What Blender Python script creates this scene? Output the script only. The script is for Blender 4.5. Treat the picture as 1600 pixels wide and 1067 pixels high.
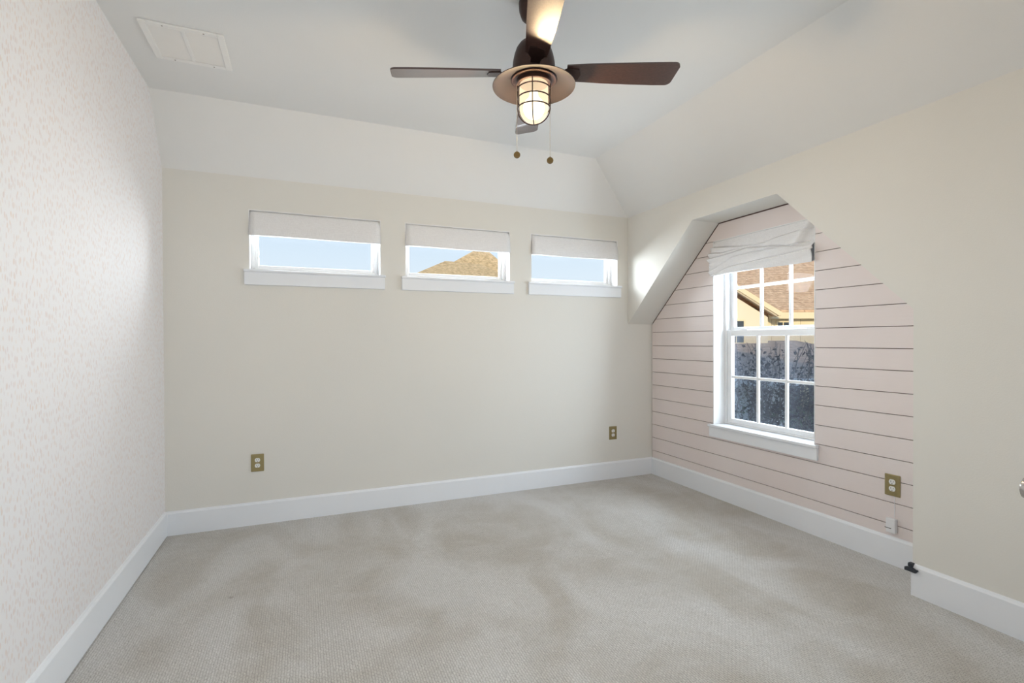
import bpy, bmesh, math, random
from mathutils import Vector, Matrix
random.seed(7)
PI = math.pi
for o in list(bpy.data.objects):
    bpy.data.objects.remove(o)
S = bpy.context.scene
COL = S.collection

# ------------------------------------------------------------------ camera
cam_d = bpy.data.cameras.new('camera')
cam = bpy.data.objects.new('camera', cam_d)
COL.objects.link(cam)
R2 = Vector((0.92311261, -0.3845107, -0.00382464))
U2 = Vector((0.00672064, 0.0061882, 0.99995827))
FW = Vector((0.38447099, 0.92309979, -0.00829656))
m = Matrix.Identity(4)
for i in range(3):
    m[i][0] = R2[i]; m[i][1] = U2[i]; m[i][2] = -FW[i]
m[0][3], m[1][3], m[2][3] = 0.0, 0.0, 1.3
cam.matrix_world = m
cam_d.sensor_width = 36.0
cam_d.lens = 36.0 * 782.57 / 1600.0
cam_d.shift_y = (538.58 - 533.5) / 1600.0
cam_d.clip_start = 0.02
S.camera = cam

# ------------------------------------------------------------------ view
S.view_settings.view_transform = 'Standard'
S.view_settings.look = 'None'
S.view_settings.gamma = 1.0
S.view_settings.use_curve_mapping = False
S.view_settings.exposure = -0.06

# ------------------------------------------------------------------ world sky
W = bpy.data.worlds.new('sky'); S.world = W; W.use_nodes = True
nt = W.node_tree; nt.nodes.clear()
tc = nt.nodes.new('ShaderNodeTexCoord'); sp = nt.nodes.new('ShaderNodeSeparateXYZ')
rp = nt.nodes.new('ShaderNodeValToRGB'); bg = nt.nodes.new('ShaderNodeBackground'); wo = nt.nodes.new('ShaderNodeOutputWorld')
nt.links.new(tc.outputs['Generated'], sp.inputs[0]); nt.links.new(sp.outputs['Z'], rp.inputs[0])
nt.links.new(rp.outputs[0], bg.inputs[0]); nt.links.new(bg.outputs[0], wo.inputs[0])
el = rp.color_ramp.elements
el[0].position = 0.0; el[0].color = (0.85, 0.92, 0.97, 1)
el[1].position = 0.6; el[1].color = (0.30, 0.52, 0.86, 1)
e2 = el.new(0.16); e2.color = (0.70, 0.83, 0.95, 1)
bg.inputs[1].default_value = 1.08

# ------------------------------------------------------------------ sun, daylight and added fill
def light(name, kind, loc, direction, energy, color, **kw):
    d = bpy.data.lights.new(name, kind); d.energy = energy; d.color = color
    for k, v in kw.items(): setattr(d, k, v)
    o = bpy.data.objects.new(name, d); COL.objects.link(o); o.location = loc
    if direction is not None:
        o.rotation_euler = Vector(direction).to_track_quat('-Z', 'Y').to_euler()
    return o
light('sun', 'SUN', (-10, -10, 12), (0.72, 0.70, -0.33), 3.4, (1.0, 0.86, 0.64), angle=0.01)
# added fill light behind the camera, standing in for unseen doorway daylight
light('front_fill', 'AREA', (0.35, -0.58, 1.25), (0.10, 1.0, 0.05), 19.0, (0.90, 0.96, 1.0), shape='RECTANGLE', size=1.5, size_y=1.9)
# daylight through the alcove window and the three high windows
light('alcove_daylight', 'AREA', (3.42, 2.745, 1.25), (-1.0, 0.0, -0.08), 58.0, (0.78, 0.895, 1.0), shape='RECTANGLE', size=0.85, size_y=1.15)
for k, xx in enumerate((0.105, 1.195, 2.29)):
    light('high_daylight', 'AREA', (xx, 4.30, 2.02), (0.0, -1.0, -0.65), 22.0, (0.86, 0.94, 1.0), shape='RECTANGLE', size=0.8, size_y=0.3)

# ------------------------------------------------------------------ materials
def mat(name, color=(0.8, 0.8, 0.8), rough=0.6, metal=0.0, spec=0.4, noise=0.0, nscale=30.0, bump=0.0, bscale=200.0, emit=None, estr=0.0, coat=0.0, trans=0.0):
    M = bpy.data.materials.new(name); M.use_nodes = True
    n = M.node_tree.nodes; l = M.node_tree.links
    b = n['Principled BSDF']
    b.inputs['Base Color'].default_value = (*color, 1)
    b.inputs['Roughness'].default_value = rough; b.inputs['Metallic'].default_value = metal
    b.inputs['Specular IOR Level'].default_value = spec
    b.inputs['Coat Weight'].default_value = coat
    if emit: b.inputs['Emission Color'].default_value = (*emit, 1); b.inputs['Emission Strength'].default_value = estr
    t = n.new('ShaderNodeTexCoord')
    if noise > 0:
        nz = n.new('ShaderNodeTexNoise'); nz.inputs['Scale'].default_value = nscale; nz.inputs['Detail'].default_value = 4
        l.new(t.outputs['Object'], nz.inputs['Vector'])
        mx = n.new('ShaderNodeMix'); mx.data_type = 'RGBA'
        mx.inputs[6].default_value = (*[c * (1 - noise) for c in color], 1)
        mx.inputs[7].default_value = (*[min(1, c * (1 + noise)) for c in color], 1)
        l.new(nz.outputs['Fac'], mx.inputs[0]); l.new(mx.outputs[2], b.inputs['Base Color'])
    if bump > 0:
        nb = n.new('ShaderNodeTexNoise'); nb.inputs['Scale'].default_value = bscale; nb.inputs['Detail'].default_value = 3
        l.new(t.outputs['Object'], nb.inputs['Vector'])
        bp = n.new('ShaderNodeBump'); bp.inputs['Strength'].default_value = bump; bp.inputs['Distance'].default_value = 0.004
        l.new(nb.outputs['Fac'], bp.inputs['Height']); l.new(bp.outputs[0], b.inputs['Normal'])
    return M
class NB:
    """small node-building helper"""
    def __init__(s, M): s.n = M.node_tree.nodes; s.l = M.node_tree.links; s.b = s.n['Principled BSDF']
    def tex(s, out='Object'): return s.n.new('ShaderNodeTexCoord').outputs[out]
    def mp(s, v, scale=(1, 1, 1), rot=(0, 0, 0), loc=(0, 0, 0)):
        q = s.n.new('ShaderNodeMapping'); q.inputs['Scale'].default_value = scale; q.inputs['Rotation'].default_value = rot; q.inputs['Location'].default_value = loc
        s.l.new(v, q.inputs[0]); return q.outputs[0]
    def noise(s, v, scale, detail=3, dist=0.0):
        q = s.n.new('ShaderNodeTexNoise'); q.inputs['Scale'].default_value = scale; q.inputs['Detail'].default_value = detail; q.inputs['Distortion'].default_value = dist
        s.l.new(v, q.inputs['Vector']); return q
    def ramp(s, f, *st):
        q = s.n.new('ShaderNodeValToRGB'); e = q.color_ramp.elements
        while len(e) < len(st): e.new(0.5)
        for i, (p, c) in enumerate(st): e[i].position = p; e[i].color = (*c, 1) if len(c) == 3 else c
        s.l.new(f, q.inputs[0]); return q.outputs[0]
    def mix(s, f, a, b, mode='MIX'):
        q = s.n.new('ShaderNodeMix'); q.data_type = 'RGBA'; q.blend_type = mode
        for i, v in ((0, f), (6, a), (7, b)):
            if hasattr(v, 'links'): s.l.new(v, q.inputs[i])
            elif i == 0: q.inputs[0].default_value = v
            else: q.inputs[i].default_value = (*v, 1)
        return q.outputs[2]
    def math(s, op, a, b=0.0):
        q = s.n.new('ShaderNodeMath'); q.operation = op
        for i, v in ((0, a), (1, b)):
            if hasattr(v, 'links'): s.l.new(v, q.inputs[i])
            else: q.inputs[i].default_value = v
        return q.outputs[0]
    def bump(s, h, st=0.5, d=0.003):
        q = s.n.new('ShaderNodeBump'); q.inputs['Strength'].default_value = st; q.inputs['Distance'].default_value = d
        s.l.new(h, q.inputs['Height']); s.l.new(q.outputs[0], s.b.inputs['Normal'])
    def color(s, c): s.l.new(c, s.b.inputs['Base Color'])

M_wall = mat('cream_wall_paint', (0.785, 0.768, 0.72), 0.75, spec=0.2, noise=0.012, nscale=3, bump=0.12, bscale=160)
M_ceil = mat('ceiling_paint', (0.82, 0.82, 0.81), 0.8, spec=0.15, noise=0.012, nscale=3, bump=0.12, bscale=160)
M_trim = mat('white_trim_paint', (0.865, 0.89, 0.93), 0.4, spec=0.4, noise=0.01, nscale=8)
M_white = mat('white_vinyl', (0.86, 0.86, 0.86), 0.35, spec=0.4, noise=0.008, nscale=20)
M_vent = mat('vent_white_enamel', (0.88, 0.87, 0.85), 0.45, spec=0.3, noise=0.02, nscale=12)
M_ventdark = mat('vent_cavity', (0.36, 0.33, 0.31), 0.8, spec=0.1, noise=0.05, nscale=20)
M_bronze = mat('oil_rubbed_bronze', (0.055, 0.028, 0.022), 0.42, metal=0.55, spec=0.5, noise=0.12, nscale=60)
M_shadein = mat('bronze_shade_metal', (0.028, 0.022, 0.022), 0.5, metal=0.1, spec=0.35, noise=0.06, nscale=40)
M_brass = mat('aged_brass', (0.33, 0.27, 0.13), 0.42, metal=0.6, spec=0.5, noise=0.10, nscale=120, bump=0.05, bscale=300)
M_medal = mat('antique_brass_medallion', (0.17, 0.115, 0.045), 0.4, metal=0.7, noise=0.25, nscale=300)
M_chain = mat('pull_chain_metal', (0.62, 0.55, 0.46), 0.35, metal=0.8, noise=0.05, nscale=200)
M_recep = mat('white_receptacle', (0.82, 0.82, 0.80), 0.35, noise=0.01, nscale=50)
M_slot = mat('dark_slot', (0.05, 0.05, 0.05), 0.6, noise=0.1, nscale=50)
M_gap = mat('dark_gap_backing', (0.20, 0.115, 0.10), 0.9, spec=0.05, noise=0.15, nscale=15)
M_plastic = mat('white_plastic', (0.82, 0.82, 0.84), 0.4, noise=0.01, nscale=50)
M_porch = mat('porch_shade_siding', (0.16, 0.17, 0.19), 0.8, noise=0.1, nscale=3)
M_darkpl = mat('dark_grey_plastic', (0.035, 0.04, 0.05), 0.45, noise=0.15, nscale=60)
M_nickel = mat('satin_nickel', (0.55, 0.52, 0.50), 0.22, metal=1.0, noise=0.03, nscale=60)
M_stucco = mat('beige_stucco', (0.80, 0.70, 0.52), 0.9, spec=0.1, noise=0.04, nscale=4, bump=0.2, bscale=30)
M_fascia = mat('cream_fascia', (0.80, 0.68, 0.45), 0.7, spec=0.2, noise=0.03, nscale=4)
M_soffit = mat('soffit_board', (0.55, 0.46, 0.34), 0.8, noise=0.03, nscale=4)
M_hwin = mat('house_window_glass', (0.05, 0.06, 0.07), 0.15, noise=0.1, nscale=2)
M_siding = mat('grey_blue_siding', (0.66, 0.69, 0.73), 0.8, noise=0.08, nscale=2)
M_hallwall = mat('hall_wall_paint', (0.74, 0.72, 0.68), 0.8, spec=0.2, noise=0.01, nscale=3)
M_bark = mat('tree_bark', (0.16, 0.13, 0.12), 0.9, noise=0.2, nscale=30)
M_roofown = mat('own_roof_shingle', (0.25, 0.2, 0.16), 0.9, noise=0.2, nscale=10)

# batten siding (vertical boards)
M_batten = mat('board_and_batten', (0.82, 0.70, 0.47), 0.85, spec=0.1)
q = NB(M_batten); v = q.tex()
sx = q.n.new('ShaderNodeSeparateXYZ'); q.l.new(v, sx.inputs[0])
w = q.math('FRACT', q.math('MULTIPLY', q.math('ADD', sx.outputs[0], sx.outputs[1]), 2.4))
q.color(q.ramp(w, (0.0, (0.42, 0.33, 0.2)), (0.05, (0.80, 0.68, 0.45)), (0.95, (0.84, 0.72, 0.49))))

# shingles
def shingle(name, c1, c2, c3):
    M = mat(name, c1, 0.95, spec=0.1); q = NB(M); v = q.tex()
    s3 = q.n.new('ShaderNodeSeparateXYZ'); q.l.new(v, s3.inputs[0])
    cb = q.n.new('ShaderNodeCombineXYZ')
    q.l.new(q.math('ADD', s3.outputs[0], s3.outputs[1]), cb.inputs[0]); q.l.new(q.math('MULTIPLY', s3.outputs[2], 1.9), cb.inputs[1])
    br = q.n.new('ShaderNodeTexBrick'); br.inputs['Scale'].default_value = 1.0
    br.inputs['Brick Width'].default_value = 0.34; br.inputs['Row Height'].default_value = 0.145; br.inputs['Mortar Size'].default_value = 0.014
    br.inputs['Color1'].default_value = (*c1, 1); br.inputs['Color2'].default_value = (*c2, 1); br.inputs['Mortar'].default_value = (*c3, 1)
    br.offset = 0.43
    q.l.new(cb.outputs[0], br.inputs['Vector'])
    nz = q.noise(v, 9.0, 4)
    q.color(q.mix(0.55, br.outputs['Color'], q.ramp(nz.outputs['Fac'], (0.3, tuple(a * 0.7 for a in c1)), (0.7, tuple(min(1, a * 1.25) for a in c2)))))
    q.bump(br.outputs['Fac'], -0.4, 0.02)
    return M
M_sh1 = shingle('tan_shingles', (0.58, 0.36, 0.22), (0.66, 0.46, 0.30), (0.30, 0.17, 0.10))
M_sh2 = shingle('golden_shingles', (0.60, 0.42, 0.22), (0.72, 0.52, 0.30), (0.36, 0.22, 0.11))
M_sh3 = shingle('weathered_shingles', (0.42, 0.33, 0.28), (0.50, 0.40, 0.34), (0.22, 0.17, 0.15))

# pink painted planks
M_pink = mat('pink_plank_paint', (0.78, 0.635, 0.60), 0.6, spec=0.25)
q = NB(M_pink); v = q.tex()
g1 = q.noise(q.mp(v, (1, 3, 70)), 1.6, 5, 0.4); g2 = q.noise(v, 2.2, 2)
q.color(q.mix(q.ramp(g2.outputs['Fac'], (0.35, (0, 0, 0)), (0.7, (1, 1, 1))), (0.81, 0.73, 0.71), (0.83, 0.76, 0.745)))
q.bump(g1.outputs['Fac'], 0.25, 0.003)

# wallpaper: small scattered leaf marks, peach and mauve on warm white
M_paper = mat('leaf_wallpaper', (0.84, 0.80, 0.78), 0.7, spec=0.2)
q = NB(M_paper); v = q.tex()
wob = q.noise(v, 16.0, 1)
vv = q.n.new('ShaderNodeVectorMath'); vv.operation = 'MULTIPLY_ADD'
q.l.new(wob.outputs['Color'], vv.inputs[0]); vv.inputs[1].default_value = (0.0, 0.022, 0.006); q.l.new(v, vv.inputs[2])
def marks(scale, loc, thr):
    vo = q.n.new('ShaderNodeTexVoronoi'); vo.inputs['Scale'].default_value = 1.0; vo.inputs['Randomness'].default_value = 0.8
    q.l.new(q.mp(vv.outputs[0], scale, (0, 0, 0), loc), vo.inputs['Vector'])
    return q.ramp(vo.outputs['Distance'], (thr - 0.09, (1, 1, 1)), (thr + 0.05, (0, 0, 0))), vo.outputs['Color']
f1, c1 = marks((0.0, 76, 33), (0.5, 0, 0), 0.37)
sc = q.n.new('ShaderNodeSeparateColor'); q.l.new(c1, sc.inputs[0])
leafc = q.mix(sc.outputs[0], (0.82, 0.69, 0.59), (0.77, 0.71, 0.72))
amt = q.math('MULTIPLY', f1, q.math('ADD', 0.35, q.math('MULTIPLY', sc.outputs[1], 0.6)))
q.color(q.mix(amt, (0.855, 0.84, 0.845), leafc))

# carpet: looped cut pile in small staggered dashes
M_carpet = mat('beige_loop_carpet', (0.5, 0.46, 0.4), 0.95, spec=0.05)
M_carpet.node_tree.nodes['Principled BSDF'].inputs['Sheen Weight'].default_value = 0.45
M_carpet.node_tree.nodes['Principled BSDF'].inputs['Sheen Roughness'].default_value = 0.6
q = NB(M_carpet); v = q.tex()
br = q.n.new('ShaderNodeTexBrick'); br.offset = 0.5; br.inputs['Scale'].default_value = 1.0
br.inputs['Brick Width'].default_value = 0.020; br.inputs['Row Height'].default_value = 0.0105; br.inputs['Mortar Size'].default_value = 0.0016; br.inputs['Mortar Smooth'].default_value = 0.6
br.inputs['Color1'].default_value = (1, 1, 1, 1); br.inputs['Color2'].default_value = (0.86, 0.86, 0.86, 1); br.inputs['Mortar'].default_value = (0.5, 0.48, 0.45, 1)
wz = q.noise(v, 55.0, 2); wv = q.n.new('ShaderNodeVectorMath'); wv.operation = 'MULTIPLY_ADD'
q.l.new(wz.outputs['Color'], wv.inputs[0]); wv.inputs[1].default_value = (0.010, 0.010, 0); q.l.new(v, wv.inputs[2])
q.l.new(q.mp(wv.outputs[0], (1, 1, 1), (0, 0, PI / 2)), br.inputs['Vector'])
big = q.noise(q.mp(v, (1.3, 0.75, 1)), 1.6, 4, 0.8); fine = q.noise(v, 240.0, 2)
mid = q.noise(q.mp(v, (1.0, 2.0, 1), (0, 0, 0.35)), 3.4, 3, 0.6)
basec = q.mix(q.ramp(big.outputs['Fac'], (0.36, (0, 0, 0)), (0.64, (1, 1, 1))), (0.535, 0.50, 0.44), (0.71, 0.70, 0.68))
basec = q.mix(q.math('MULTIPLY', q.ramp(mid.outputs['Fac'], (0.45, (0, 0, 0)), (0.7, (1, 1, 1))), 0.35), basec, (0.72, 0.71, 0.69))
basec = q.mix(0.75, basec, br.outputs['Color'], 'MULTIPLY')
basec = q.mix(0.55, basec, q.ramp(fine.outputs['Fac'], (0.3, (0.6, 0.6, 0.6)), (0.65, (1.15, 1.15, 1.15))), 'MULTIPLY')
dash = q.noise(q.mp(v, (150, 62, 1), (0, 0, 0.25)), 1.0, 2, 0.3)
basec = q.mix(0.8, basec, q.ramp(dash.outputs['Fac'], (0.30, (0.66, 0.65, 0.63)), (0.42, (1.0, 1.0, 1.0)), (0.62, (1.0, 1.0, 1.0)), (0.74, (1.12, 1.12, 1.12))), 'MULTIPLY')
vd = q.n.new('ShaderNodeVectorMath'); vd.operation = 'DISTANCE'; q.l.new(wv.outputs[0], vd.inputs[0]); vd.inputs[1].default_value = (-0.343, 2.896, 0.0)
basec = q.mix(q.ramp(vd.outputs['Value'], (0.006, (0.6, 0.6, 0.6)), (0.016, (0, 0, 0))), basec, (0.16, 0.12, 0.09))
q.color(basec)
hsum = q.math('ADD', q.math('MULTIPLY', br.outputs['Fac'], -0.7), fine.outputs['Fac'])
q.bump(hsum, 0.6, 0.004)

# linen
M_linen = mat('white_linen', (0.76, 0.755, 0.755), 0.85, spec=0.1)
q = NB(M_linen); v = q.tex()
wa = q.noise(q.mp(v, (90, 90, 6)), 4.0, 3); wb = q.noise(q.mp(v, (6, 6, 120)), 4.0, 3)
hh = q.math('ADD', wa.outputs['Fac'], wb.outputs['Fac'])
q.color(q.ramp(q.math('MULTIPLY', hh, 0.5), (0.36, (0.80, 0.79, 0.795)), (0.62, (0.89, 0.885, 0.89))))
q.bump(hh, 0.25, 0.001)

# fan blade wood
M_blade = mat('dark_walnut_blade', (0.06, 0.028, 0.022), 0.30, spec=0.8, coat=0.4)
q = NB(M_blade); v = q.tex('Generated')
gr = q.noise(q.mp(v, (3, 30, 30)), 2.0, 5, 0.3)
q.color(q.ramp(gr.outputs['Fac'], (0.3, (0.035, 0.015, 0.012)), (0.7, (0.085, 0.04, 0.03))))

# glass
def clear(name, tint, gl, rough=0.02):
    M = bpy.data.materials.new(name); M.use_nodes = True
    n = M.node_tree.nodes; l = M.node_tree.links; n.clear()
    o = n.new('ShaderNodeOutputMaterial'); mx = n.new('ShaderNodeMixShader'); t = n.new('ShaderNodeBsdfTransparent'); g = n.new('ShaderNodeBsdfGlossy')
    fr = n.new('ShaderNodeFresnel'); fr.inputs[0].default_value = gl
    t.inputs[0].default_value = (*tint, 1); g.inputs['Roughness'].default_value = rough
    l.new(fr.outputs[0], mx.inputs[0]); l.new(t.outputs[0], mx.inputs[1]); l.new(g.outputs[0], mx.inputs[2]); l.new(mx.outputs[0], o.inputs[0])
    return M
M_glass = clear('window_glass', (0.99, 0.995, 0.995), 1.12)
def mixtrans(name, col, fac, glow=None):
    M = bpy.data.materials.new(name); M.use_nodes = True
    n = M.node_tree.nodes; l = M.node_tree.links; n.clear()
    o = n.new('ShaderNodeOutputMaterial'); mx = n.new('ShaderNodeMixShader'); t = n.new('ShaderNodeBsdfTransparent')
    d = n.new('ShaderNodeEmission' if glow else 'ShaderNodeBsdfDiffuse'); d.inputs[0].default_value = (*col, 1)
    if glow: d.inputs[1].default_value = glow
    nz = n.new('ShaderNodeTexNoise'); nz.inputs['Scale'].default_value = 40
    mr = n.new('ShaderNodeMapRange'); mr.inputs[3].default_value = fac - 0.02; mr.inputs[4].default_value = fac + 0.02
    tc_ = n.new('ShaderNodeTexCoord'); l.new(tc_.outputs['Object'], nz.inputs['Vector'])
    l.new(nz.outputs['Fac'], mr.inputs[0]); l.new(mr.outputs[0], mx.inputs[0]); l.new(t.outputs[0], mx.inputs[1]); l.new(d.outputs[0], mx.inputs[2])
    l.new(mx.outputs[0], o.inputs[0])
    return M
M_screen = mixtrans('insect_screen_mesh', (0.10, 0.11, 0.13), 0.30)
M_globe = mixtrans('frosted_lamp_glass', (1.0, 0.80, 0.52), 0.42, 1.9)
M_bulb = bpy.data.materials.new('lit_bulb'); M_bulb.use_nodes = True
_b = M_bulb.node_tree.nodes['Principled BSDF']; _b.inputs['Emission Color'].default_value = (1.0, 0.86, 0.62, 1); _b.inputs['Emission Strength'].default_value = 3.0
M_leaf = mat('dark_burgundy_leaves', (0.045, 0.032, 0.038), 0.6, noise=0.35, nscale=9)
M_leaf2 = mat('dark_green_leaves', (0.09, 0.13, 0.07), 0.6, noise=0.35, nscale=9)
M_ground = mat('lawn_ground', (0.22, 0.25, 0.14), 0.95, noise=0.2, nscale=1.5)

# ------------------------------------------------------------------ mesh helpers
ROOT = {}
class MB:
    def __init__(s): s.bm = bmesh.new()
    def box(s, x0, x1, y0, y1, z0, z1, bev=0.0):
        x0, x1 = sorted((x0, x1)); y0, y1 = sorted((y0, y1)); z0, z1 = sorted((z0, z1))
        vs = [s.bm.verts.new(p) for p in ((x0, y0, z0), (x1, y0, z0), (x1, y1, z0), (x0, y1, z0), (x0, y0, z1), (x1, y0, z1), (x1, y1, z1), (x0, y1, z1))]
        fs = [s.bm.faces.new([vs[i] for i in f]) for f in ((3, 2, 1, 0), (4, 5, 6, 7), (0, 1, 5, 4), (1, 2, 6, 5), (2, 3, 7, 6), (3, 0, 4, 7))]
        if bev > 0:
            es = list({e for f in fs for e in f.edges})
            bmesh.ops.bevel(s.bm, geom=es, offset=bev, segments=2, affect='EDGES', profile=0.5)
        return s
    def prism(s, pts, vec):
        vec = Vector(vec); a = [s.bm.verts.new(p) for p in pts]; b = [s.bm.verts.new(Vector(p) + vec) for p in pts]; n = len(pts)
        s.bm.faces.new(a); s.bm.faces.new(b[::-1])
        for i in range(n): s.bm.faces.new((a[i], b[i], b[(i + 1) % n], a[(i + 1) % n]))
        return s
    def lathe(s, prof, c, seg=48, axis='Z', closed=False):
        rings = []
        for r, z in prof:
            ring = []
            for k in range(seg):
                a = 2 * PI * k / seg
                if axis == 'Z': p = (c[0] + r * math.cos(a), c[1] + r * math.sin(a), c[2] + z)
                elif axis == 'X': p = (c[0] + z, c[1] + r * math.cos(a), c[2] + r * math.sin(a))
                else: p = (c[0] + r * math.cos(a), c[1] + z, c[2] + r * math.sin(a))
                ring.append(s.bm.verts.new(p))
            rings.append(ring)
        pr = list(zip(rings, rings[1:])) + ([(rings[-1], rings[0])] if closed else [])
        for A, B in pr:
            for k in range(seg): s.bm.faces.new((A[k], A[(k + 1) % seg], B[(k + 1) % seg], B[k]))
        if not closed:
            for ring in (rings[0], rings[-1]):
                if (ring[0].co - ring[seg // 2].co).length > 1e-5: s.bm.faces.new(ring)
        return s
    def tube(s, pts, r, seg=8, closed=False):
        pts = [Vector(p) for p in pts]; n = len(pts); rings = []
        up0 = None
        for i, p in enumerate(pts):
            if closed: t = pts[(i + 1) % n] - pts[i - 1]
            else: t = pts[min(i + 1, n - 1)] - pts[max(i - 1, 0)]
            t.normalize()
            if up0 is None:
                up0 = Vector((0, 0, 1)) if abs(t.z) < 0.9 else Vector((1, 0, 0))
            sx = t.cross(up0)
            if sx.length < 1e-4: sx = t.cross(Vector((0, 1, 0)))
            sx.normalize(); uy = sx.cross(t).normalized(); up0 = uy
            rr = r[i] if isinstance(r, (list, tuple)) else r
            rings.append([s.bm.verts.new(p + sx * rr * math.cos(2 * PI * k / seg) + uy * rr * math.sin(2 * PI * k / seg)) for k in range(seg)])
        for i in range(n if closed else n - 1):
            A, B = rings[i], rings[(i + 1) % n]
            for k in range(seg): s.bm.faces.new((A[k], A[(k + 1) % seg], B[(k + 1) % seg], B[k]))
        if not closed: s.bm.faces.new(rings[0][::-1]); s.bm.faces.new(rings[-1])
        return s
    def ring(s, c, R, r, seg=48): 
        return s.tube([(c[0] + R * math.cos(2 * PI * k / seg), c[1] + R * math.sin(2 * PI * k / seg), c[2]) for k in range(seg)], r, 8, True)
    def build(s, name, M, parent=None, smooth=False, label=None, local=False):
        bmesh.ops.recalc_face_normals(s.bm, faces=s.bm.faces[:])
        me = bpy.data.meshes.new(name)
        if parent is not None and not local:
            bmesh.ops.translate(s.bm, verts=s.bm.verts[:], vec=-ROOT[parent.name])
        s.bm.to_mesh(me); s.bm.free()
        me.materials.append(M)
        if smooth:
            for p in me.polygons: p.use_smooth = True
            me.set_sharp_from_angle(angle=math.radians(38))
        o = bpy.data.objects.new(name, me); COL.objects.link(o)
        if parent is not None:
            o.parent = parent; ROOT[o.name] = ROOT[parent.name]
        else: ROOT[o.name] = Vector((0, 0, 0))
        if label: o['label'] = label
        return o
def empty(name, loc, label=None, cat=None, group=None, kind=None, rotz=0.0):
    o = bpy.data.objects.new(name, None); COL.objects.link(o); o.location = loc; o.rotation_euler = (0, 0, rotz)
    o.empty_display_size = 0.1
    ROOT[o.name] = Vector(loc)
    return tag(o, label, cat, group, kind)
def tag(o, label=None, cat=None, group=None, kind=None):
    if label: o['label'] = label
    if cat: o['category'] = cat
    if group: o['group'] = group
    if kind: o['kind'] = kind
    return o
def struct(o, label, cat): return tag(o, label, cat, None, 'structure')

# ------------------------------------------------------------------ room dimensions
XL, XR, XA = -0.862, 2.858, 3.135      # left wall, main right wall, alcove wall
YB, YF = 3.984, -0.62                  # back wall, front wall
ZK, ZC = 2.462, 2.856                  # knee height, flat ceiling
YS, XS = 3.694, 2.320                  # where the flat ceiling begins at the back and at the right
ZT, ZL = 2.253, 1.452                  # alcove opening: flat top and springing
Y1, Y2, Y3 = 3.130, 2.361, 1.563       # alcove opening: top left, top right, right side
YN, XN = 0.55, 1.44                    # wall beside the camera with the door
T = 0.16
WS = 1.81; WH = 2.235                  # high windows sill and head
HW = ((-0.352, 0.560), (0.747, 1.645), (1.842, 2.742))
AY0, AY1, AZ0, AZ1 = 2.295, 3.190, 0.602, 2.112   # alcove window opening

# floor
b = MB(); b.box(XL - T, XA + T, YF - T - 1.6, YB + T, -0.12, 0.0)
struct(b.build('floor', M_carpet), 'beige loop pile carpet covering the whole floor', 'carpet')

# left wall with wallpaper
b = MB(); b.prism([(XL, YF, 0), (XL, YB, 0), (XL, YB, ZK), (XL, YS, ZC), (XL, YF, ZC)], (-T, 0, 0))
struct(b.build('wall_left', M_paper), 'left wall papered with small peach leaf marks', 'wall')

# back wall with three high windows
b = MB()
xs = [XL] + [v for w_ in HW for v in w_] + [XR]
b.box(XL, XR, YB, YB + T, 0, WS); b.box(XL, XR, YB, YB + T, WH, ZK)
for i in range(0, len(xs), 2): b.box(xs[i], xs[i + 1], YB, YB + T, WS, WH)
b.box(XR, XA + T, YB, YB + T, 0, ZL + 0.05)
struct(b.build('wall_back', M_wall), 'cream back wall under the three high windows', 'wall')

# main right wall with house-shaped opening, plus the soffits of the alcove
b = MB()
b.prism([(XR, YB, ZL), (XR, YB, ZK), (XR, YN, ZK), (XR, YN, 0), (XR, Y3, 0), (XR, Y3, ZL), (XR, Y2, ZT), (XR, Y1, ZT)], (0.02, 0, 0))
def slab(p, q_, nrm, th=0.05):
    # soffit slab between two points of the opening, from the wall back to the planks
    n_ = Vector((0, *nrm)).normalized() * th
    b.prism([(XR + 0.02, p[0], p[1]), (XR + 0.02, q_[0], q_[1]), (XA, q_[0], q_[1]), (XA, p[0], p[1])], n_)
slab((YB, ZL), (Y1, ZT), (0.7, 0.75)); slab((Y1, ZT), (Y2, ZT), (0, 1)); slab((Y2, ZT), (Y3, ZL), (-0.7, 0.7)); slab((Y3, ZL), (Y3, 0), (-1, 0))
struct(b.build('wall_right', M_wall), 'cream right wall around the house shaped alcove opening', 'wall')

# alcove wall of pink horizontal planks
def clip(poly, axis, val, keep_less):
    out = []
    for i in range(len(poly)):
        p, r_ = poly[i], poly[(i + 1) % len(poly)]
        ip = (p[axis] <= val) == keep_less or abs(p[axis] - val) < 1e-9; ir = (r_[axis] <= val) == keep_less or abs(r_[axis] - val) < 1e-9
        if ip: out.append(p)
        if ip != ir:
            t_ = (val - p[axis]) / (r_[axis] - p[axis]); out.append((p[0] + t_ * (r_[0] - p[0]), p[1] + t_ * (r_[1] - p[1])))
    return out
house = [(YB - 0.006, 0.0), (YB - 0.006, ZL - 0.006), (Y1 - 0.004, ZT - 0.009), (Y2, ZT - 0.009), (Y3 + 0.002, ZL), (Y3 + 0.002, 0.0)]
seams = [0.0, 0.229, 0.355, 0.482, 0.608, 0.735, 0.866, 0.992, 1.120, 1.246, 1.374, 1.501, 1.627, 1.753, 1.878, 1.999, 2.110, 2.26]
b = MB()
GAP = 0.0042
for z0, z1 in zip(seams, seams[1:]):
    p0 = clip(clip(house, 1, z0 + GAP / 2, False), 1, z1 - GAP / 2, True)
    if z1 <= AZ0 - 0.003 or z0 >= AZ1 - 0.01: pieces = [p0]
    else:
        pieces = [clip(p0, 0, AY1, False), clip(p0, 0, AY0, True)]
        mid_ = clip(clip(p0, 0, AY1, True), 0, AY0, False)
        pieces += [clip(mid_, 1, AZ0 - 0.022, True)] if z0 < AZ0 else []
    for pc in pieces:
        if len(pc) >= 3: b.prism([(XA, y_, z_) for y_, z_ in pc], (0.014, 0, 0))
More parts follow.
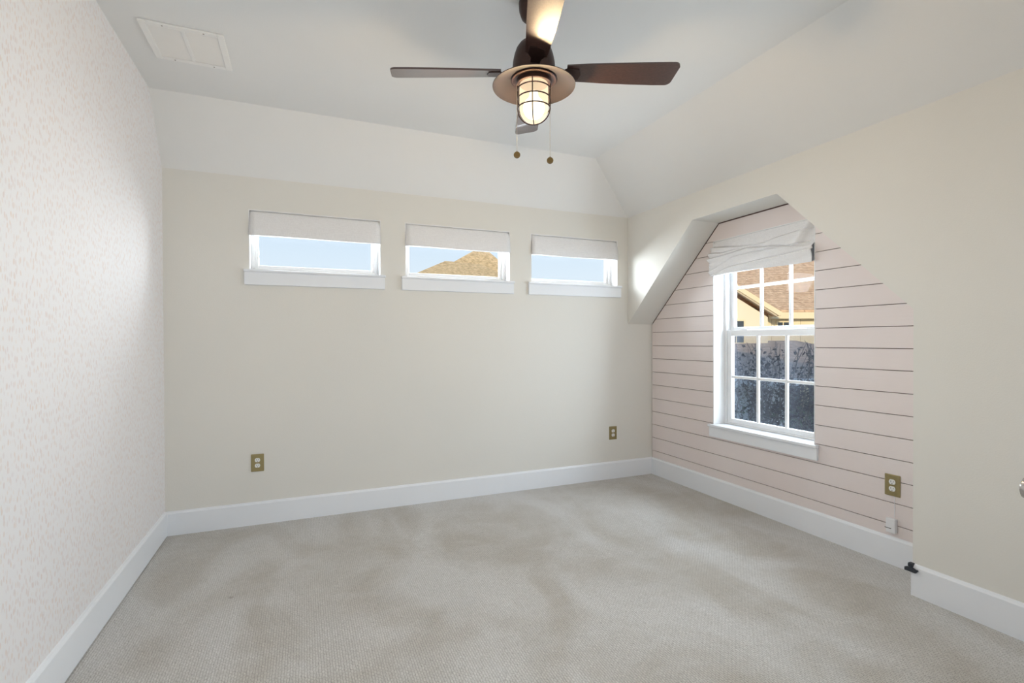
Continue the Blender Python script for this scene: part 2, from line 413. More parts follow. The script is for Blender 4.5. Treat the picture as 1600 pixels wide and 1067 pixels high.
wa_ = struct(b.build('wall_alcove', M_pink), 'pink horizontal plank wall at the back of the alcove', 'wall')
b = MB()
X0 = XA + 0.015
b.box(X0, XA + T, Y3 - 0.1, AY0, 0, 2.35); b.box(X0, XA + T, AY1, YB, 0, 2.35); b.box(X0, XA + T, AY0, AY1, 0, AZ0 - 0.025); b.box(X0, XA + T, AY0, AY1, AZ1, 2.35)
bk = b.build('plank_backing', M_gap, wa_)

# front walls behind and beside the camera; wide opening added for the fill
b = MB()
b.box(XL, -0.5, YF - T, YF, 0, ZC); b.box(-0.5, 1.2, YF - T, YF, 2.25, ZC); b.box(1.2, XN + T, YF - T, YF, 0, ZC)
struct(b.build('wall_front', M_hallwall), 'cream wall with wide added opening behind the viewpoint', 'wall')
b = MB()
b.box(XN, 1.50, YN - T, YN, 0, ZC); b.box(2.30, XR, YN - T, YN, 0, ZC); b.box(1.50, 2.30, YN - T, YN, 2.05, ZC); b.box(XN, XN + T, YF, YN - T, 0, ZC)
struct(b.build('wall_near', M_hallwall), 'cream wall just beside the viewpoint holding the door', 'wall')

# ceiling: flat centre, slopes at the back and at the right
b = MB(); V = b.bm.verts.new
a0, a1, a2, a3 = V((XL, YF, ZC)), V((XL, YS, ZC)), V((XS, YS, ZC)), V((XS, YF, ZC))
k0, k1, k2 = V((XL, YB, ZK)), V((XR, YB, ZK)), V((XR, YF, ZK))
b.bm.faces.new((a0, a1, a2, a3)); b.bm.faces.new((a1, k0, k1, a2)); b.bm.faces.new((a2, k1, k2, a3))
ce = struct(b.build('ceiling', M_ceil), 'pale ceiling, flat in the middle and sloped at back and right', 'ceiling')
md = ce.modifiers.new('thick', 'SOLIDIFY'); md.thickness = 0.06; md.offset = 1.0
for p in ce.data.polygons:
    pass
if ce.data.polygons[0].normal.z > 0: md.offset = 1.0
else: md.offset = -1.0

# baseboards
def bb_profile(t): return [(0, 0.0), (t, 0.0), (t, 0.146), (t * 0.6, 0.157), (0, 0.161)]
BT = 0.015
b = MB(); b.prism([(XL - 0.001, YB - p_, z_) for p_, z_ in bb_profile(BT)], (XA - XL - 0.002, 0, 0))
struct(b.build('baseboard_back', M_trim), 'white baseboard along the cream back wall', 'baseboard')
b = MB(); b.prism([(XL + p_, YF, z_ + 0.006) for p_, z_ in bb_profile(BT)], (0, YB - BT - YF, 0))
struct(b.build('baseboard_left', M_trim), 'white baseboard along the papered left wall', 'baseboard')
b = MB(); b.prism([(XA - p_, Y3 + 0.001, z_) for p_, z_ in bb_profile(BT)], (0, YB - BT - Y3, 0))
struct(b.build('baseboard_alcove', M_trim), 'white baseboard under the pink plank wall', 'baseboard')
b = MB(); b.prism([(XR - p_, YN, z_) for p_, z_ in bb_profile(BT)], (0, Y3 - YN, 0))
struct(b.build('baseboard_right', M_trim), 'white baseboard right of the alcove opening', 'baseboard')

# ------------------------------------------------------------------ high windows and their shades
wl = ('leftmost high window, showing only blue sky', 'middle high window, showing a tan roof', 'rightmost high window, beside the alcove corner')
sl = ('flat white linen shade in the leftmost high window', 'flat white linen shade in the middle high window above the tan roof', 'flat white linen shade in the high window nearest the alcove')
def frame_y(b, x0, x1, z0, z1, w_, y0, y1):
    b.box(x0, x0 + w_, y0, y1, z0, z1, 0.003); b.box(x1 - w_, x1, y0, y1, z0, z1, 0.003)
    b.box(x0 + w_, x1 - w_, y0, y1, z0, z0 + w_, 0.003); b.box(x0 + w_, x1 - w_, y0, y1, z1 - w_, z1, 0.003)
for i, (x0, x1) in enumerate(HW):
    r = empty('window_%d' % (i + 1), ((x0 + x1) / 2, YB, WS), wl[i], 'window', kind='structure')
    b = MB(); e_ = 0.006
    b.box(x0, x0 + e_, YB + 0.001, YB + T, WS, WH); b.box(x1 - e_, x1, YB + 0.001, YB + T, WS, WH); b.box(x0 + e_, x1 - e_, YB + 0.001, YB + T, WH - e_, WH); b.box(x0 + e_, x1 - e_, YB + 0.001, YB + T, WS - 0.004, WS)
    b.build('window_jamb', M_white, r)
    b = MB(); frame_y(b, x0 + e_, x1 - e_, WS, WH - e_, 0.026, YB + 0.10, YB + T); b.build('window_frame', M_white, r)
    b = MB(); frame_y(b, x0 + 0.032, x1 - 0.032, WS + 0.026, WH - 0.032, 0.022, YB + 0.118, YB + 0.15); b.build('sash', M_white, r)
    b = MB(); b.box(x0 + 0.05, x1 - 0.05, YB + 0.130, YB + 0.136, WS + 0.045, WH - 0.05); b.build('pane', M_glass, r)
    b = MB(); b.box(x0 - 0.032, x1 + 0.032, YB - 0.030, YB, WS - 0.018, WS, 0.004); b.box(x0 + 0.001, x1 - 0.001, YB - 0.001, YB + 0.10, WS - 0.018, WS - 0.001); b.build('window_sill', M_trim, r)
    b = MB(); b.box(x0 - 0.028, x1 + 0.028, YB - 0.018, YB, WS - 0.108, WS - 0.018, 0.002); b.build('apron', M_trim, r)
    # linen shade: flat front, slightly bellied, with a rounded hem stack at the foot
    s_ = empty('roman_shade', ((x0 + x1) / 2, YB, WH), sl[i], 'window shade', 'flat shades over the high windows')
    b = MB(); NX, NZ = 24, 14; zt, zb = WH - 0.006, 2.052
    xa, xb = x0 + 0.009, x1 - 0.007
    grid = []
    for jz in range(NZ + 1):
        t_ = jz / NZ; row = []
        for jx in range(NX + 1):
            u = jx / NX
            dy = 0.014 - 0.030 * math.sin(t_ * PI * 0.62) + 0.0025 * math.sin(u * 7 + i * 2) * t_
            z_ = zt + (zb - zt) * t_ + 0.003 * math.sin(u * PI * 2 + i) * t_
            ex = -0.006 * t_ if u == 0 else (0.004 * t_ if u == 1 else 0)
            row.append(b.bm.verts.new((xa + (xb - xa) * u + ex, YB + dy, z_)))
        grid.append(row)
    back = [b.bm.verts.new((xa + (xb - xa) * jx / NX, YB + 0.05, zb + 0.008)) for jx in range(NX + 1)]
    back2 = [b.bm.verts.new((xa + (xb - xa) * jx / NX, YB + 0.055, zt)) for jx in range(NX + 1)]
    grid += [back, back2]
    for A, B in zip(grid, grid[1:]):
        for jx in range(NX): b.bm.faces.new((A[jx], A[jx + 1], B[jx + 1], B[jx]))
    fo = b.build('fabric_panel', M_linen, s_, True)
    md = fo.modifiers.new('thick', 'SOLIDIFY'); md.thickness = 0.002
    b = MB(); b.box(x0 + 0.008, x1 - 0.008, YB + 0.020, YB + 0.048, WH - 0.034, WH - 0.009); b.build('headrail', M_white, s_)

# ------------------------------------------------------------------ alcove window
r = empty('window_4', (XA, (AY0 + AY1) / 2, AZ0), 'tall divided window in the pink plank wall', 'window', kind='structure')
XO = XA + T
def frame_x(b, y0, y1, z0, z1, wy, wz0, wz1, xa, xb):
    b.box(xa, xb, y0, y0 + wy, z0, z1, 0.003); b.box(xa, xb, y1 - wy, y1, z0, z1, 0.003)
    b.box(xa, xb, y0 + wy, y1 - wy, z0, z0 + wz0, 0.003); b.box(xa, xb, y0 + wy, y1 - wy, z1 - wz1, z1, 0.003)
b = MB(); e_ = 0.006
b.box(XA - 0.001, XO + 0.05, AY0, AY0 + e_, AZ0, AZ1); b.box(XA - 0.001, XO + 0.05, AY1 - e_, AY1, AZ0, AZ1); b.box(XA - 0.001, XO + 0.05, AY0, AY1, AZ1 - e_, AZ1)
b.box(XA, XO + 0.05, AY0 + e_, AY1 - e_, AZ0 - 0.012, AZ0 - 0.001)
b.build('window_jamb', M_white, r)
b = MB(); frame_x(b, AY0 + e_, AY1 - e_, AZ0, AZ1 - e_, 0.022, 0.012, 0.02, XA + 0.115, XO + 0.045); b.build('window_frame', M_white, r)
ya, yb = AY0 + 0.030, AY1 - 0.030
# upper sash, set further out
b = MB(); frame_x(b, ya, yb, 1.368, AZ1 - 0.03, 0.034, 0.036, 0.03, XA + 0.162, XA + 0.196); su = b.build('sash', M_white, r)
gy0, gy1 = ya + 0.034, yb - 0.034
for k in (1, 2):
    yy = gy1 - (gy1 - gy0) * k / 3
    b = MB(); b.box(XA + 0.170, XA + 0.188, yy - 0.011, yy + 0.011, 1.40, AZ1 - 0.06, 0.003); b.build('muntin', M_white, su)
b = MB(); b.box(XA + 0.171, XA + 0.187, gy0, gy1, 1.728 - 0.011, 1.728 + 0.011, 0.003); b.build('muntin', M_white, su)
b = MB(); b.box(XA + 0.177, XA + 0.181, gy0 - 0.005, gy1 + 0.005, 1.40, AZ1 - 0.055); b.build('pane', M_glass, r)
# lower sash
b = MB(); frame_x(b, ya, yb, AZ0 + 0.012, 1.378, 0.040, 0.036, 0.048, XA + 0.124, XA + 0.158); so = b.build('sash', M_white, r)
hy0, hy1 = ya + 0.040, yb - 0.040
for k in (1, 2):
    yy = hy1 - (hy1 - hy0) * k / 3
    b = MB(); b.box(XA + 0.132, XA + 0.150, yy - 0.011, yy + 0.011, AZ0 + 0.04, 1.335, 0.003); b.build('muntin', M_white, so)
b = MB(); b.box(XA + 0.133, XA + 0.149, hy0, hy1, 0.993 - 0.011, 0.993 + 0.011, 0.003); b.build('muntin', M_white, so)
b = MB(); b.box(XA + 0.139, XA + 0.143, hy0 - 0.005, hy1 + 0.005, AZ0 + 0.043, 1.335); b.build('pane', M_glass, r)
for yy in (3.00, 2.42):
    b = MB(); b.box(XA + 0.128, XA + 0.160, yy - 0.035, yy + 0.035, 1.378, 1.388, 0.003); b.box(XA + 0.135, XA + 0.150, yy - 0.012, yy + 0.012, 1.388, 1.396, 0.002); b.build('sash_lock', M_white, r)
b = MB(); b.box(XA + 0.118, XA + 0.128, 2.42, 2.50, AZ0 + 0.028, AZ0 + 0.036, 0.002); b.build('sash_lift', M_white, r)
b = MB(); b.box(XA + 0.1985, XA + 0.2000, AY0 + 0.035, AY1 - 0.035, AZ0 + 0.015, 1.37); b.build('insect_screen', M_screen, r)
b = MB(); b.box(XA - 0.034, XA, AY0 - 0.030, AY1 + 0.032, AZ0 - 0.020, AZ0, 0.004); b.box(XA - 0.001, XA + 0.115, AY0 + 0.001, AY1 - 0.001, AZ0 - 0.018, AZ0 - 0.0005); b.build('window_sill', M_trim, r)
b = MB(); b.box(XA - 0.019, XA, AY0 - 0.026, AY1 + 0.028, AZ0 - 0.102, AZ0 - 0.020, 0.002); b.build('apron', M_trim, r)

# rumpled linen shade over the alcove window
s_ = empty('roman_shade', (XA, (AY0 + AY1) / 2, AZ1), 'rumpled white linen shade bunched at the top of the tall alcove window', 'window shade')
def pl(pts, u):
    if u <= pts[0][0]: return pts[0][1]
    for (u0, v0), (u1, v1) in zip(pts, pts[1:]):
        if u <= u1: return v0 + (v1 - v0) * (u - u0) / (u1 - u0)
    return pts[-1][1]
creases = [  # (curve, amplitude curve)
    ([(0, .17), (.3, .30), (.465, .335), (.6, .335), (.667, .29), (.95, .20)], [(0, .014), (.3, .010), (.46, .003), (.56, .004), (.62, .016), (.80, .012), (1, .002)]),
    ([(0, .34), (.12, .40), (.31, .375), (.5, .36)], [(0, .012), (.2, .012), (.4, .006), (.55, 0)]),
    ([(0, .50), (.24, .475), (.42, .41), (.73, .50), (.86, .60)], [(0, .012), (.25, .013), (.5, .010), (.75, .010), (.86, .004), (1, 0)]),
    ([(0, .86), (.12, .74), (.26, .59), (.465, .55), (.76, .55), (1, .5)], [(0, .004), (.1, .012), (.3, .011), (.6, .008), (.8, .010), (1, .004)]),
    ([(0, .985), (.06, .955), (.2, .85), (.465, .80), (.98, .70)], [(0, .006), (.2, .009), (1, .008)]),
]
b = MB(); NU, NV = 110, 120; grid = []
zt, zb = AZ1 - 0.006, 1.822
for jv in range(NV + 1):
    vv_ = jv / NV; row = []
    for ju in range(NU + 1):
        u = ju / NU
        d = 0.004 + 0.030 * math.sin(min(1.0, vv_ * 1.15) * PI * 0.6)
        for cv, am in creases:
            c_ = pl(cv, u); A = pl(am, u); x_ = vv_ - c_
            st = 1 / (1 + math.exp(-x_ / 0.006))
            d += A * st * math.exp(-max(0, x_) / 0.13) * 2.1
            d -= 1.1 * A * math.exp(-((x_ + 0.016) / 0.014) ** 2)
        # loose flap at the upper right, tucked in along a slanting edge
        xe = 0.876 + (0.57 - vv_) * 0.22
        if vv_ < 0.62:
            st = 1 / (1 + math.exp(-(u - xe) / 0.008)); d -= 0.030 * st * min(1, (0.62 - vv_) / 0.08)
            d += 0.010 * math.exp(-((u - xe + 0.03) / 0.03) ** 2) * min(1, (0.62 - vv_) / 0.1)
        d += 0.0016 * math.sin(17 * u + 23 * vv_) + 0.0012 * math.sin(41 * u - 13 * vv_) * (1 - u)
        # gathered bunch at the left edge
        d += 0.010 * math.exp(-(u / 0.07) ** 2) * math.sin(vv_ * PI) * (1 + 0.5 * math.sin(vv_ * 38))
        y_ = AY1 - 0.008 - (AY1 - AY0 - 0.014) * u
        ew = math.exp(-(u / 0.05) ** 2) * (0.020 * math.sin(min(1, vv_ * 1.1) * PI * 0.5) + 0.006 * math.sin(vv_ * 17))
        z_ = zt + (zb - zt) * vv_ + 0.006 * vv_ * math.sin(u * 5.0)
        row.append(b.bm.verts.new((XA + 0.012 - d, y_ + ew, z_)))
    grid.append(row)
grid.append([b.bm.verts.new((XA + 0.03, AY1 - 0.01 - (AY1 - AY0 - 0.02) * ju / NU, zb + 0.012)) for ju in range(NU + 1)])
grid.append([b.bm.verts.new((XA + 0.045, AY1 - 0.01 - (AY1 - AY0 - 0.02) * ju / NU, zt)) for ju in range(NU + 1)])
for A_, B_ in zip(grid, grid[1:]):
    for ju in range(NU): b.bm.faces.new((A_[ju], A_[ju + 1], B_[ju + 1], B_[ju]))
fo = b.build('fabric_panel', M_linen, s_, True)
md = fo.modifiers.new('thick', 'SOLIDIFY'); md.thickness = 0.002
b = MB(); b.box(XA + 0.018, XA + 0.042, AY0 + 0.008, AY1 - 0.008, AZ1 - 0.036, AZ1 - 0.010); b.build('headrail', M_white, s_)

# ------------------------------------------------------------------ electrical outlets
def outlet(P, axis, label):
    """axis 'Y': on the back wall facing -Y; axis 'X': on the alcove wall facing -X"""
    o = empty('electrical_outlet', P, label, 'outlet', 'brass wall outlets')
    def bx(b, a0_, a1_, d0, d1, z0, z1, bev=0.0):
        if axis == 'Y': b.box(P[0] + a0_, P[0] + a1_, P[1] - d1, P[1] - d0, P[2] + z0, P[2] + z1, bev)
        else: b.box(P[0] - d1, P[0] - d0, P[1] - a1_, P[1] - a0_, P[2] + z0, P[2] + z1, bev)
    b = MB(); bx(b, -.0415, .0415, 0, .006, -.062, .062, .003); b.build('cover_plate', M_brass, o)
    for zc in (.0195, -.0195):
        b = MB(); pts = []
        for k in range(28):
            a = 2 * PI * k / 28; x_ = .0172 * math.cos(a); z_ = max(-.0142, min(.0142, .0172 * math.sin(a)))
            pts.append((P[0] + x_, P[1] - .0055, P[2] + zc + z_) if axis == 'Y' else (P[0] - .0055, P[1] - x_, P[2] + zc + z_))
        b.prism(pts, (0, -.0025, 0) if axis == 'Y' else (-.0025, 0, 0)); rc = b.build('receptacle', M_recep, o)
        for sx_, hh_ in ((-.0062, .0042), (.0062, .0034)):
            b = MB(); bx(b, sx_ - .0011, sx_ + .0011, .0078, .0085, zc + .003 - hh_, zc + .003 + hh_); b.build('slot', M_slot, rc)
        b = MB(); c_ = (P[0], P[1] - .0085, P[2] + zc - .0085) if axis == 'Y' else (P[0] - .0085, P[1], P[2] + zc - .0085)
        b.lathe([(.0024, 0), (.0024, .0007)], c_, 12, axis); b.build('slot', M_slot, rc)
    b = MB(); c_ = (P[0], P[1] - .0075, P[2]) if axis == 'Y' else (P[0] - .0075, P[1], P[2])
    b.lathe([(.0032, 0), (.0032, .0018)], c_, 12, axis); b.build('screw', M_brass, o)
    return o
outlet((-0.307, YB, 0.438), 'Y', 'brass outlet plate on the cream back wall below the leftmost high window')
outlet((2.684, YB, 0.428), 'Y', 'brass outlet plate on the cream back wall near the alcove corner')
outlet((XA, 1.818, 0.457), 'X', 'brass outlet plate on the pink plank wall right of the tall window')

# small white box with a cord below the right outlet
o = empty('wall_jack', (XA, 1.815, 0.185), 'small white plastic box low on the pink planks below the outlet', 'jack')
b = MB(); b.box(XA - 0.026, XA, 1.792, 1.842, 0.186, 0.268, 0.004); b.build('box_body', M_plastic, o)
b = MB(); b.box(XA - 0.0265, XA - 0.0255, 1.812, 1.846, 0.210, 0.2135); b.build('slot', M_slot, o)
b = MB(); b.tube([(XA - 0.006, 1.805, 0.394), (XA - 0.005, 1.8055, 0.36), (XA - 0.004, 1.806, 0.31), (XA - 0.007, 1.807, 0.266)], 0.0016, 6); b.build('cord', M_plastic, o)

# dark clip hooked over the baseboard corner
o = empty('baseboard_clip', (XR - BT, 1.56, 0.118), 'small dark grey clip on the baseboard corner right of the alcove', 'clip')
b = MB(); b.prism([(XR - BT - 0.014, 1.536, 0.122), (XR - BT - 0.014, 1.586, 0.122), (XR - BT - 0.014, 1.586, 0.138), (XR - BT - 0.014, 1.562, 0.147), (XR - BT - 0.014, 1.536, 0.136)], (0.0142, 0, 0))
b.build('clip_body', M_darkpl, o)
b = MB(); b.box(XR - BT - 0.010, XR + 0.0, 1.552, 1.574, 0.144, 0.164, 0.004); b.build('knob', M_darkpl, o)
b = MB(); b.box(XR - BT - 0.012, XR - BT, 1.529, 1.538, 0.130, 0.139, 0.002); b.build('prong', M_darkpl, o)

# ------------------------------------------------------------------ door beside the camera, only its knob reaches into view
r = empty('door_1', (1.9, YN, 0), 'door beside the viewpoint with a satin nickel knob at the right edge', 'door', kind='structure')
b = MB(); b.box(1.505, 2.295, YN - 0.045, YN - 0.006, 0.008, 2.04)
for (xa, xb) in ((1.60, 1.87), (1.93, 2.20)):
    for (za, zb_) in ((0.2, 0.85), (1.05, 1.9)): b.box(xa, xb, YN - 0.008, YN - 0.003, za, zb_, 0.002)
b.build('door_leaf', M_trim, r)
KX, KZ = 1.541, 0.955
b = MB(); b.lathe([(0.031, -0.006), (0.031, 0.0), (0.026, 0.006), (0.011, 0.008), (0.010, 0.028), (0.017, 0.033), (0.0255, 0.043), (0.0275, 0.053), (0.024, 0.062), (0.014, 0.067), (0.0, 0.068)], (KX, YN, KZ), 32, 'Y')
b.build('door_knob', M_nickel, r, True)

# ------------------------------------------------------------------ ceiling vent
o = empty('ceiling_vent', (-0.545, 3.093, ZC), 'white louvered air return grille in the flat ceiling near the left wall', 'vent')
vx0, vx1, vy0, vy1 = -0.729, -0.363, 2.916, 3.272
b = MB(); zf0, zf1 = ZC - 0.010, ZC
fw = 0.032
b.box(vx0, vx0 + fw, vy0, vy1, zf0, zf1, 0.003); b.box(vx1 - fw, vx1, vy0, vy1, zf0, zf1, 0.003); b.box(vx0 + fw, vx1 - fw, vy0, vy0 + fw, zf0, zf1, 0.003); b.box(vx0 + fw, vx1 - fw, vy1 - fw, vy1, zf0, zf1, 0.003)
b.build('vent_frame', M_vent, o)
vm = (vx0 + vx1) / 2
b = MB(); b.box(vm - 0.008, vm + 0.008, vy0 + fw, vy1 - fw, zf0 + 0.001, zf1); b.build('mullion', M_vent, o)
b = MB(); b.box(vx0 + fw, vx1 - fw, vy0 + fw, vy1 - fw, zf1 - 0.0012, zf1); b.build('vent_cavity', M_ventdark, o)
for (xa, xb) in ((vx0 + fw, vm - 0.008), (vm + 0.008, vx1 - fw)):
    b = MB(); n_ = 24
    for k in range(n_):
        y0 = vy0 + fw + (vy1 - vy0 - 2 * fw) * k / n_; st = (vy1 - vy0 - 2 * fw) / n_
        b.prism([(xa, y0 + 0.0005, zf0 + 0.0060), (xa, y0 + st * 0.50, zf0 + 0.0015), (xa, y0 + st * 0.50, zf0 + 0.0026), (xa, y0 + 0.0005, zf0 + 0.0072)], (xb - xa, 0, 0))
    b.build('louver_panel', M_vent, o)
for (xx, yy) in ((vx0 + 0.10, vy0 + 0.014), (vx1 - 0.09, vy0 + 0.014), (vx0 + 0.09, vy1 - 0.014), (vx1 - 0.09, vy1 - 0.014)):
    b = MB(); b.lathe([(0.004, 0), (0.003, -0.0015)], (xx, yy, zf0), 10); b.build('screw', M_ventdark, o)

# ------------------------------------------------------------------ ceiling fan
FX, FY = 0.985, 2.0925
DZ = -0.021   # the drop of everything below the downrod
fan = empty('ceiling_fan', (FX, FY, ZC), 'dark bronze ceiling fan with four blades and a lit caged lamp', 'ceiling fan')
F0 = lambda z: (FX, FY, z)
b = MB(); b.lathe([(0.066, 0), (0.068, -0.012), (0.066, -0.045), (0.056, -0.075), (0.036, -0.095), (0.018, -0.100)], F0(ZC)); b.build('canopy', M_bronze, fan, True)
b = MB(); b.lathe([(0.0125, 0), (0.0125, -0.14)], F0(2.77), 20); b.lathe([(0.024, 0.0), (0.026, -0.012), (0.024, -0.026)], F0(2.705 + DZ), 24); b.build('downrod', M_bronze, fan, True)
b = MB(); b.lathe([(0.020, 2.690), (0.050, 2.687), (0.066, 2.676), (0.080, 2.655), (0.090, 2.625), (0.096, 2.595), (0.099, 2.560), (0.099, 2.530), (0.094, 2.526), (0.0, 2.526)], F0(DZ), 56); b.build('motor_housing', M_bronze, fan, True)
b = MB(); b.lathe([(0.062, 2.526), (0.060, 2.519), (0.100, 2.5195), (0.106, 2.519), (0.188, 2.487), (0.1895, 2.485), (0.190, 2.4875), (0.108, 2.5225), (0.100, 2.526)], F0(DZ), 72, closed=True); b.build('lamp_shade', M_shadein, fan, True)
b = MB(); b.lathe([(0.102, 2.5195), (0.103, 2.513), (0.100, 2.511), (0.084, 2.513), (0.0795, 2.512), (0.0795, 2.497), (0.077, 2.495), (0.0, 2.497)], F0(DZ), 56); b.build('lamp_collar', M_bronze, fan, True)
# blades
def blade(az):
    c_, s1 = math.cos(az), math.sin(az); pitch = math.radians(-13)
    ct, sn = math.cos(pitch), math.sin(pitch)
    def tr(r_, w_, h_):   # r along the blade, w across, h up
        y_ = w_ * ct - h_ * sn; z_ = w_ * sn + h_ * ct
        return (FX + r_ * c_ - y_ * s1, FY + r_ * s1 + y_ * c_, 2.549 + DZ + z_)
    outl = []
    R0, R1 = 0.150, 0.660
    # trailing edge nearly straight, leading edge flaring towards a softly rounded tip
    lead = [(R0, 0.046), (0.22, 0.052), (0.32, 0.060), (0.44, 0.067), (0.56, 0.071), (0.613, 0.071)]
    tipc = []
    for k in range(7):
        a = PI / 2 * (1 - k / 6); tipc.append((0.620 + 0.028 * math.cos(a), 0.043 + 0.028 * math.sin(a)))
    tipc2 = []
    for k in range(7):
        a = -PI / 2 * k / 6; tipc2.append((0.636 + 0.024 * math.cos(a), -0.040 + 0.024 * math.sin(a)))
    trail = [(0.608, -0.064), (0.50, -0.062), (0.36, -0.058), (0.24, -0.053), (R0, -0.047)]
    outl = lead + tipc + tipc2 + trail
    b = MB()
    top = [b.bm.verts.new(tr(r_, w_, 0.004)) for r_, w_ in outl]; bot = [b.bm.verts.new(tr(r_, w_, -0.004)) for r_, w_ in outl]
    n_ = len(outl)
    b.bm.faces.new(top); b.bm.faces.new(bot[::-1])
    for k in range(n_): b.bm.faces.new((top[k], bot[k], bot[(k + 1) % n_], top[(k + 1) % n_]))
    bl = b.build('blade', M_blade, fan)
    b = MB()
    pts = [(0.085, 0.022), (0.13, 0.022), (0.155, 0.036), (0.205, 0.032), (0.215, 0.0), (0.205, -0.032), (0.155, -0.036), (0.13, -0.022), (0.085, -0.022)]
    t2 = [b.bm.verts.new(tr(r_, w_, -0.0042)) for r_, w_ in pts]; b2 = [b.bm.verts.new(tr(r_, w_, -0.0085)) for r_, w_ in pts]; n_ = len(pts)
    b.bm.faces.new(t2); b.bm.faces.new(b2[::-1])
    for k in range(n_): b.bm.faces.new((t2[k], b2[k], b2[(k + 1) % n_], t2[(k + 1) % n_]))
    b.build('blade_bracket', M_bronze, bl)
for az in (68.5, 158, 249.5, -22): blade(math.radians(az))
# lamp: frosted jar, bulb, wire cage
JR = 0.066
prof = [(JR * 0.98, 2.498), (JR, 2.470), (JR, 2.386)] + [(JR * math.cos(a), 2.386 - JR * math.sin(a)) for a in [PI / 2 * k / 12 for k in range(1, 12)]] + [(0.0, 2.386 - JR)]
b = MB(); b.lathe(prof, F0(DZ), 48); b.build('lamp_globe', M_globe, fan, True)
b = MB(); b.lathe([(0.0, 2.338)] + [(0.050 * math.sin(a), 2.388 - 0.050 * math.cos(a)) for a in [PI * k / 14 for k in range(1, 11)]] + [(0.022, 2.438), (0.018, 2.462), (0.0, 2.463)], F0(DZ), 32); b.build('bulb', M_bulb, fan, True)
lamp = light('lamp_glow', 'POINT', F0(2.388 + DZ), None, 210.0, (1.0, 0.72, 0.42), shadow_soft_size=0.056)
CR = 0.0745
b = MB()
for z_ in (2.473, 2.430, 2.386): b.ring(F0(z_ + DZ), CR, 0.0030)
for k in range(4):
    a = math.radians(-112 - 8 + 90 * k)
    pts = [(FX + CR * math.cos(a), FY + CR * math.sin(a), z_ + DZ) for z_ in (2.498, 2.46, 2.42, 2.386)]
    pts += [(FX + CR * math.cos(t_) * math.cos(a), FY + CR * math.cos(t_) * math.sin(a), 2.386 + DZ - CR * math.sin(t_)) for t_ in [PI / 2 * j / 10 for j in range(1, 11)]]
    b.tube(pts, 0.0027, 8)
b.build('lamp_cage', M_bronze, fan, True)
# pull chains
def chain(x, y, zt_, zb_, R_):
    b = MB(); n_ = int((zt_ - zb_) / 0.0065)
    b.tube([(x, y, zt_), (x, y, zb_)], 0.0011, 5)
    for k in range(n_):
        b.lathe([(0.0, -0.0013), (0.0016, 0), (0.0, 0.0013)], (x, y, zt_ - (k + 0.5) * 0.0065), 6)
    c_ = b.build('pull_chain', M_chain, fan)
    b = MB(); d = Vector((math.cos(math.radians(-112)), math.sin(math.radians(-112)), 0)); sd = Vector((-d.y, d.x, 0))
    cc = Vector((x, y, zb_ - R_)); 
    for (rr, t0, t1) in ((R_, -0.003, 0.003), (R_ * 0.8, -0.0042, 0.0042)):
        A_ = [cc + sd * rr * math.cos(2 * PI * k / 28) + Vector((0, 0, 1)) * rr * math.sin(2 * PI * k / 28) + d * t0 for k in range(28)]
        b.prism(A_, d * (t1 - t0))
    b.lathe([(0.002, 0.0), (0.002, 0.006)], (x, y, zb_ - 0.002), 8)
    b.build('medallion', M_medal, c_)
RIG = Vector((0.923, -0.385, 0)); 
chain(FX - 0.0785 * RIG.x, FY - 0.0785 * RIG.y, 2.512 + DZ, 2.168, 0.0150)
chain(FX + 0.0735 * RIG.x, FY + 0.0735 * RIG.y, 2.512 + DZ, 2.142, 0.0150)

# ------------------------------------------------------------------ outside
GZ = -3.1
b = MB(); b.box(-30, 60, -30, 60, GZ - 0.2, GZ); struct(b.build('ground', M_ground), 'lawn and earth far below the windows', 'ground')
# unseen roof of this house, added to shade what lies beyond the window
b = MB(); V = b.bm.verts.new
p = [V(c) for c in ((-6, -6, 2.95), (3.32, -6, 2.95), (3.32, 4.2, 2.95), (-6, 4.2, 2.95), (-3.5, -3, 5.6), (0.6, -3, 5.6), (0.6, 1.6, 5.6), (-3.5, 1.6, 5.6))]
for f in ((3, 2, 1, 0), (4, 5, 6, 7), (0, 1, 5, 4), (1, 2, 6, 5), (2, 3, 7, 6), (3, 0, 4, 7)): b.bm.faces.new([p[i] for i in f])
struct(b.build('roof', M_roofown), 'unseen shingled roof over the room, added for its shadow', 'roof')

# neighbour's house seen through the alcove window
ang = math.atan2(-0.385, 0.923)
hs = empty('house', (12.08, 10.14, GZ), 'beige house with tan shingle roof seen through the tall alcove window', 'house', rotz=ang)
# local axes: x to the right in the photo, y away from it, z up from the ground
EZ = 1.99 - GZ
def L(b, name, M, **k): return b.build(name, M, hs, local=True, **k)
b = MB(); b.box(-0.10, 7.0, 0.55, 7.6, 0, EZ - 0.08); L(b, 'wing_wall', M_batten)
b = MB(); b.prism([(-4.3, 0, 0), (-0.10, 0, 0), (-0.10, 0, EZ - 0.06), (-2.2, 0, EZ + 1.26), (-4.3, 0, EZ - 0.06)], (0, 5.5, 0)); L(b, 'gable_wall', M_stucco)
b = MB(); th = 0.16
b.prism([(-2.1, 0.40, EZ), (-2.1, 4.10, EZ + 2.22), (-2.1, 8.4, EZ - 0.3), (-2.1, 8.4, EZ - 0.15), (-2.1, 4.10, EZ + 2.36), (-2.1, 0.40, EZ + th)], (9.5, 0, 0)); L(b, 'roof', M_sh1)
b = MB(); b.prism([(0.20, -0.12, EZ - 0.03), (-2.2, -0.12, EZ + 1.46), (-4.6, -0.12, EZ - 0.03), (-4.6, -0.12, EZ + 0.10), (-2.2, -0.12, EZ + 1.60), (0.20, -0.12, EZ + 0.10)], (0, 4.0, 0)); L(b, 'gable_roof', M_sh1)
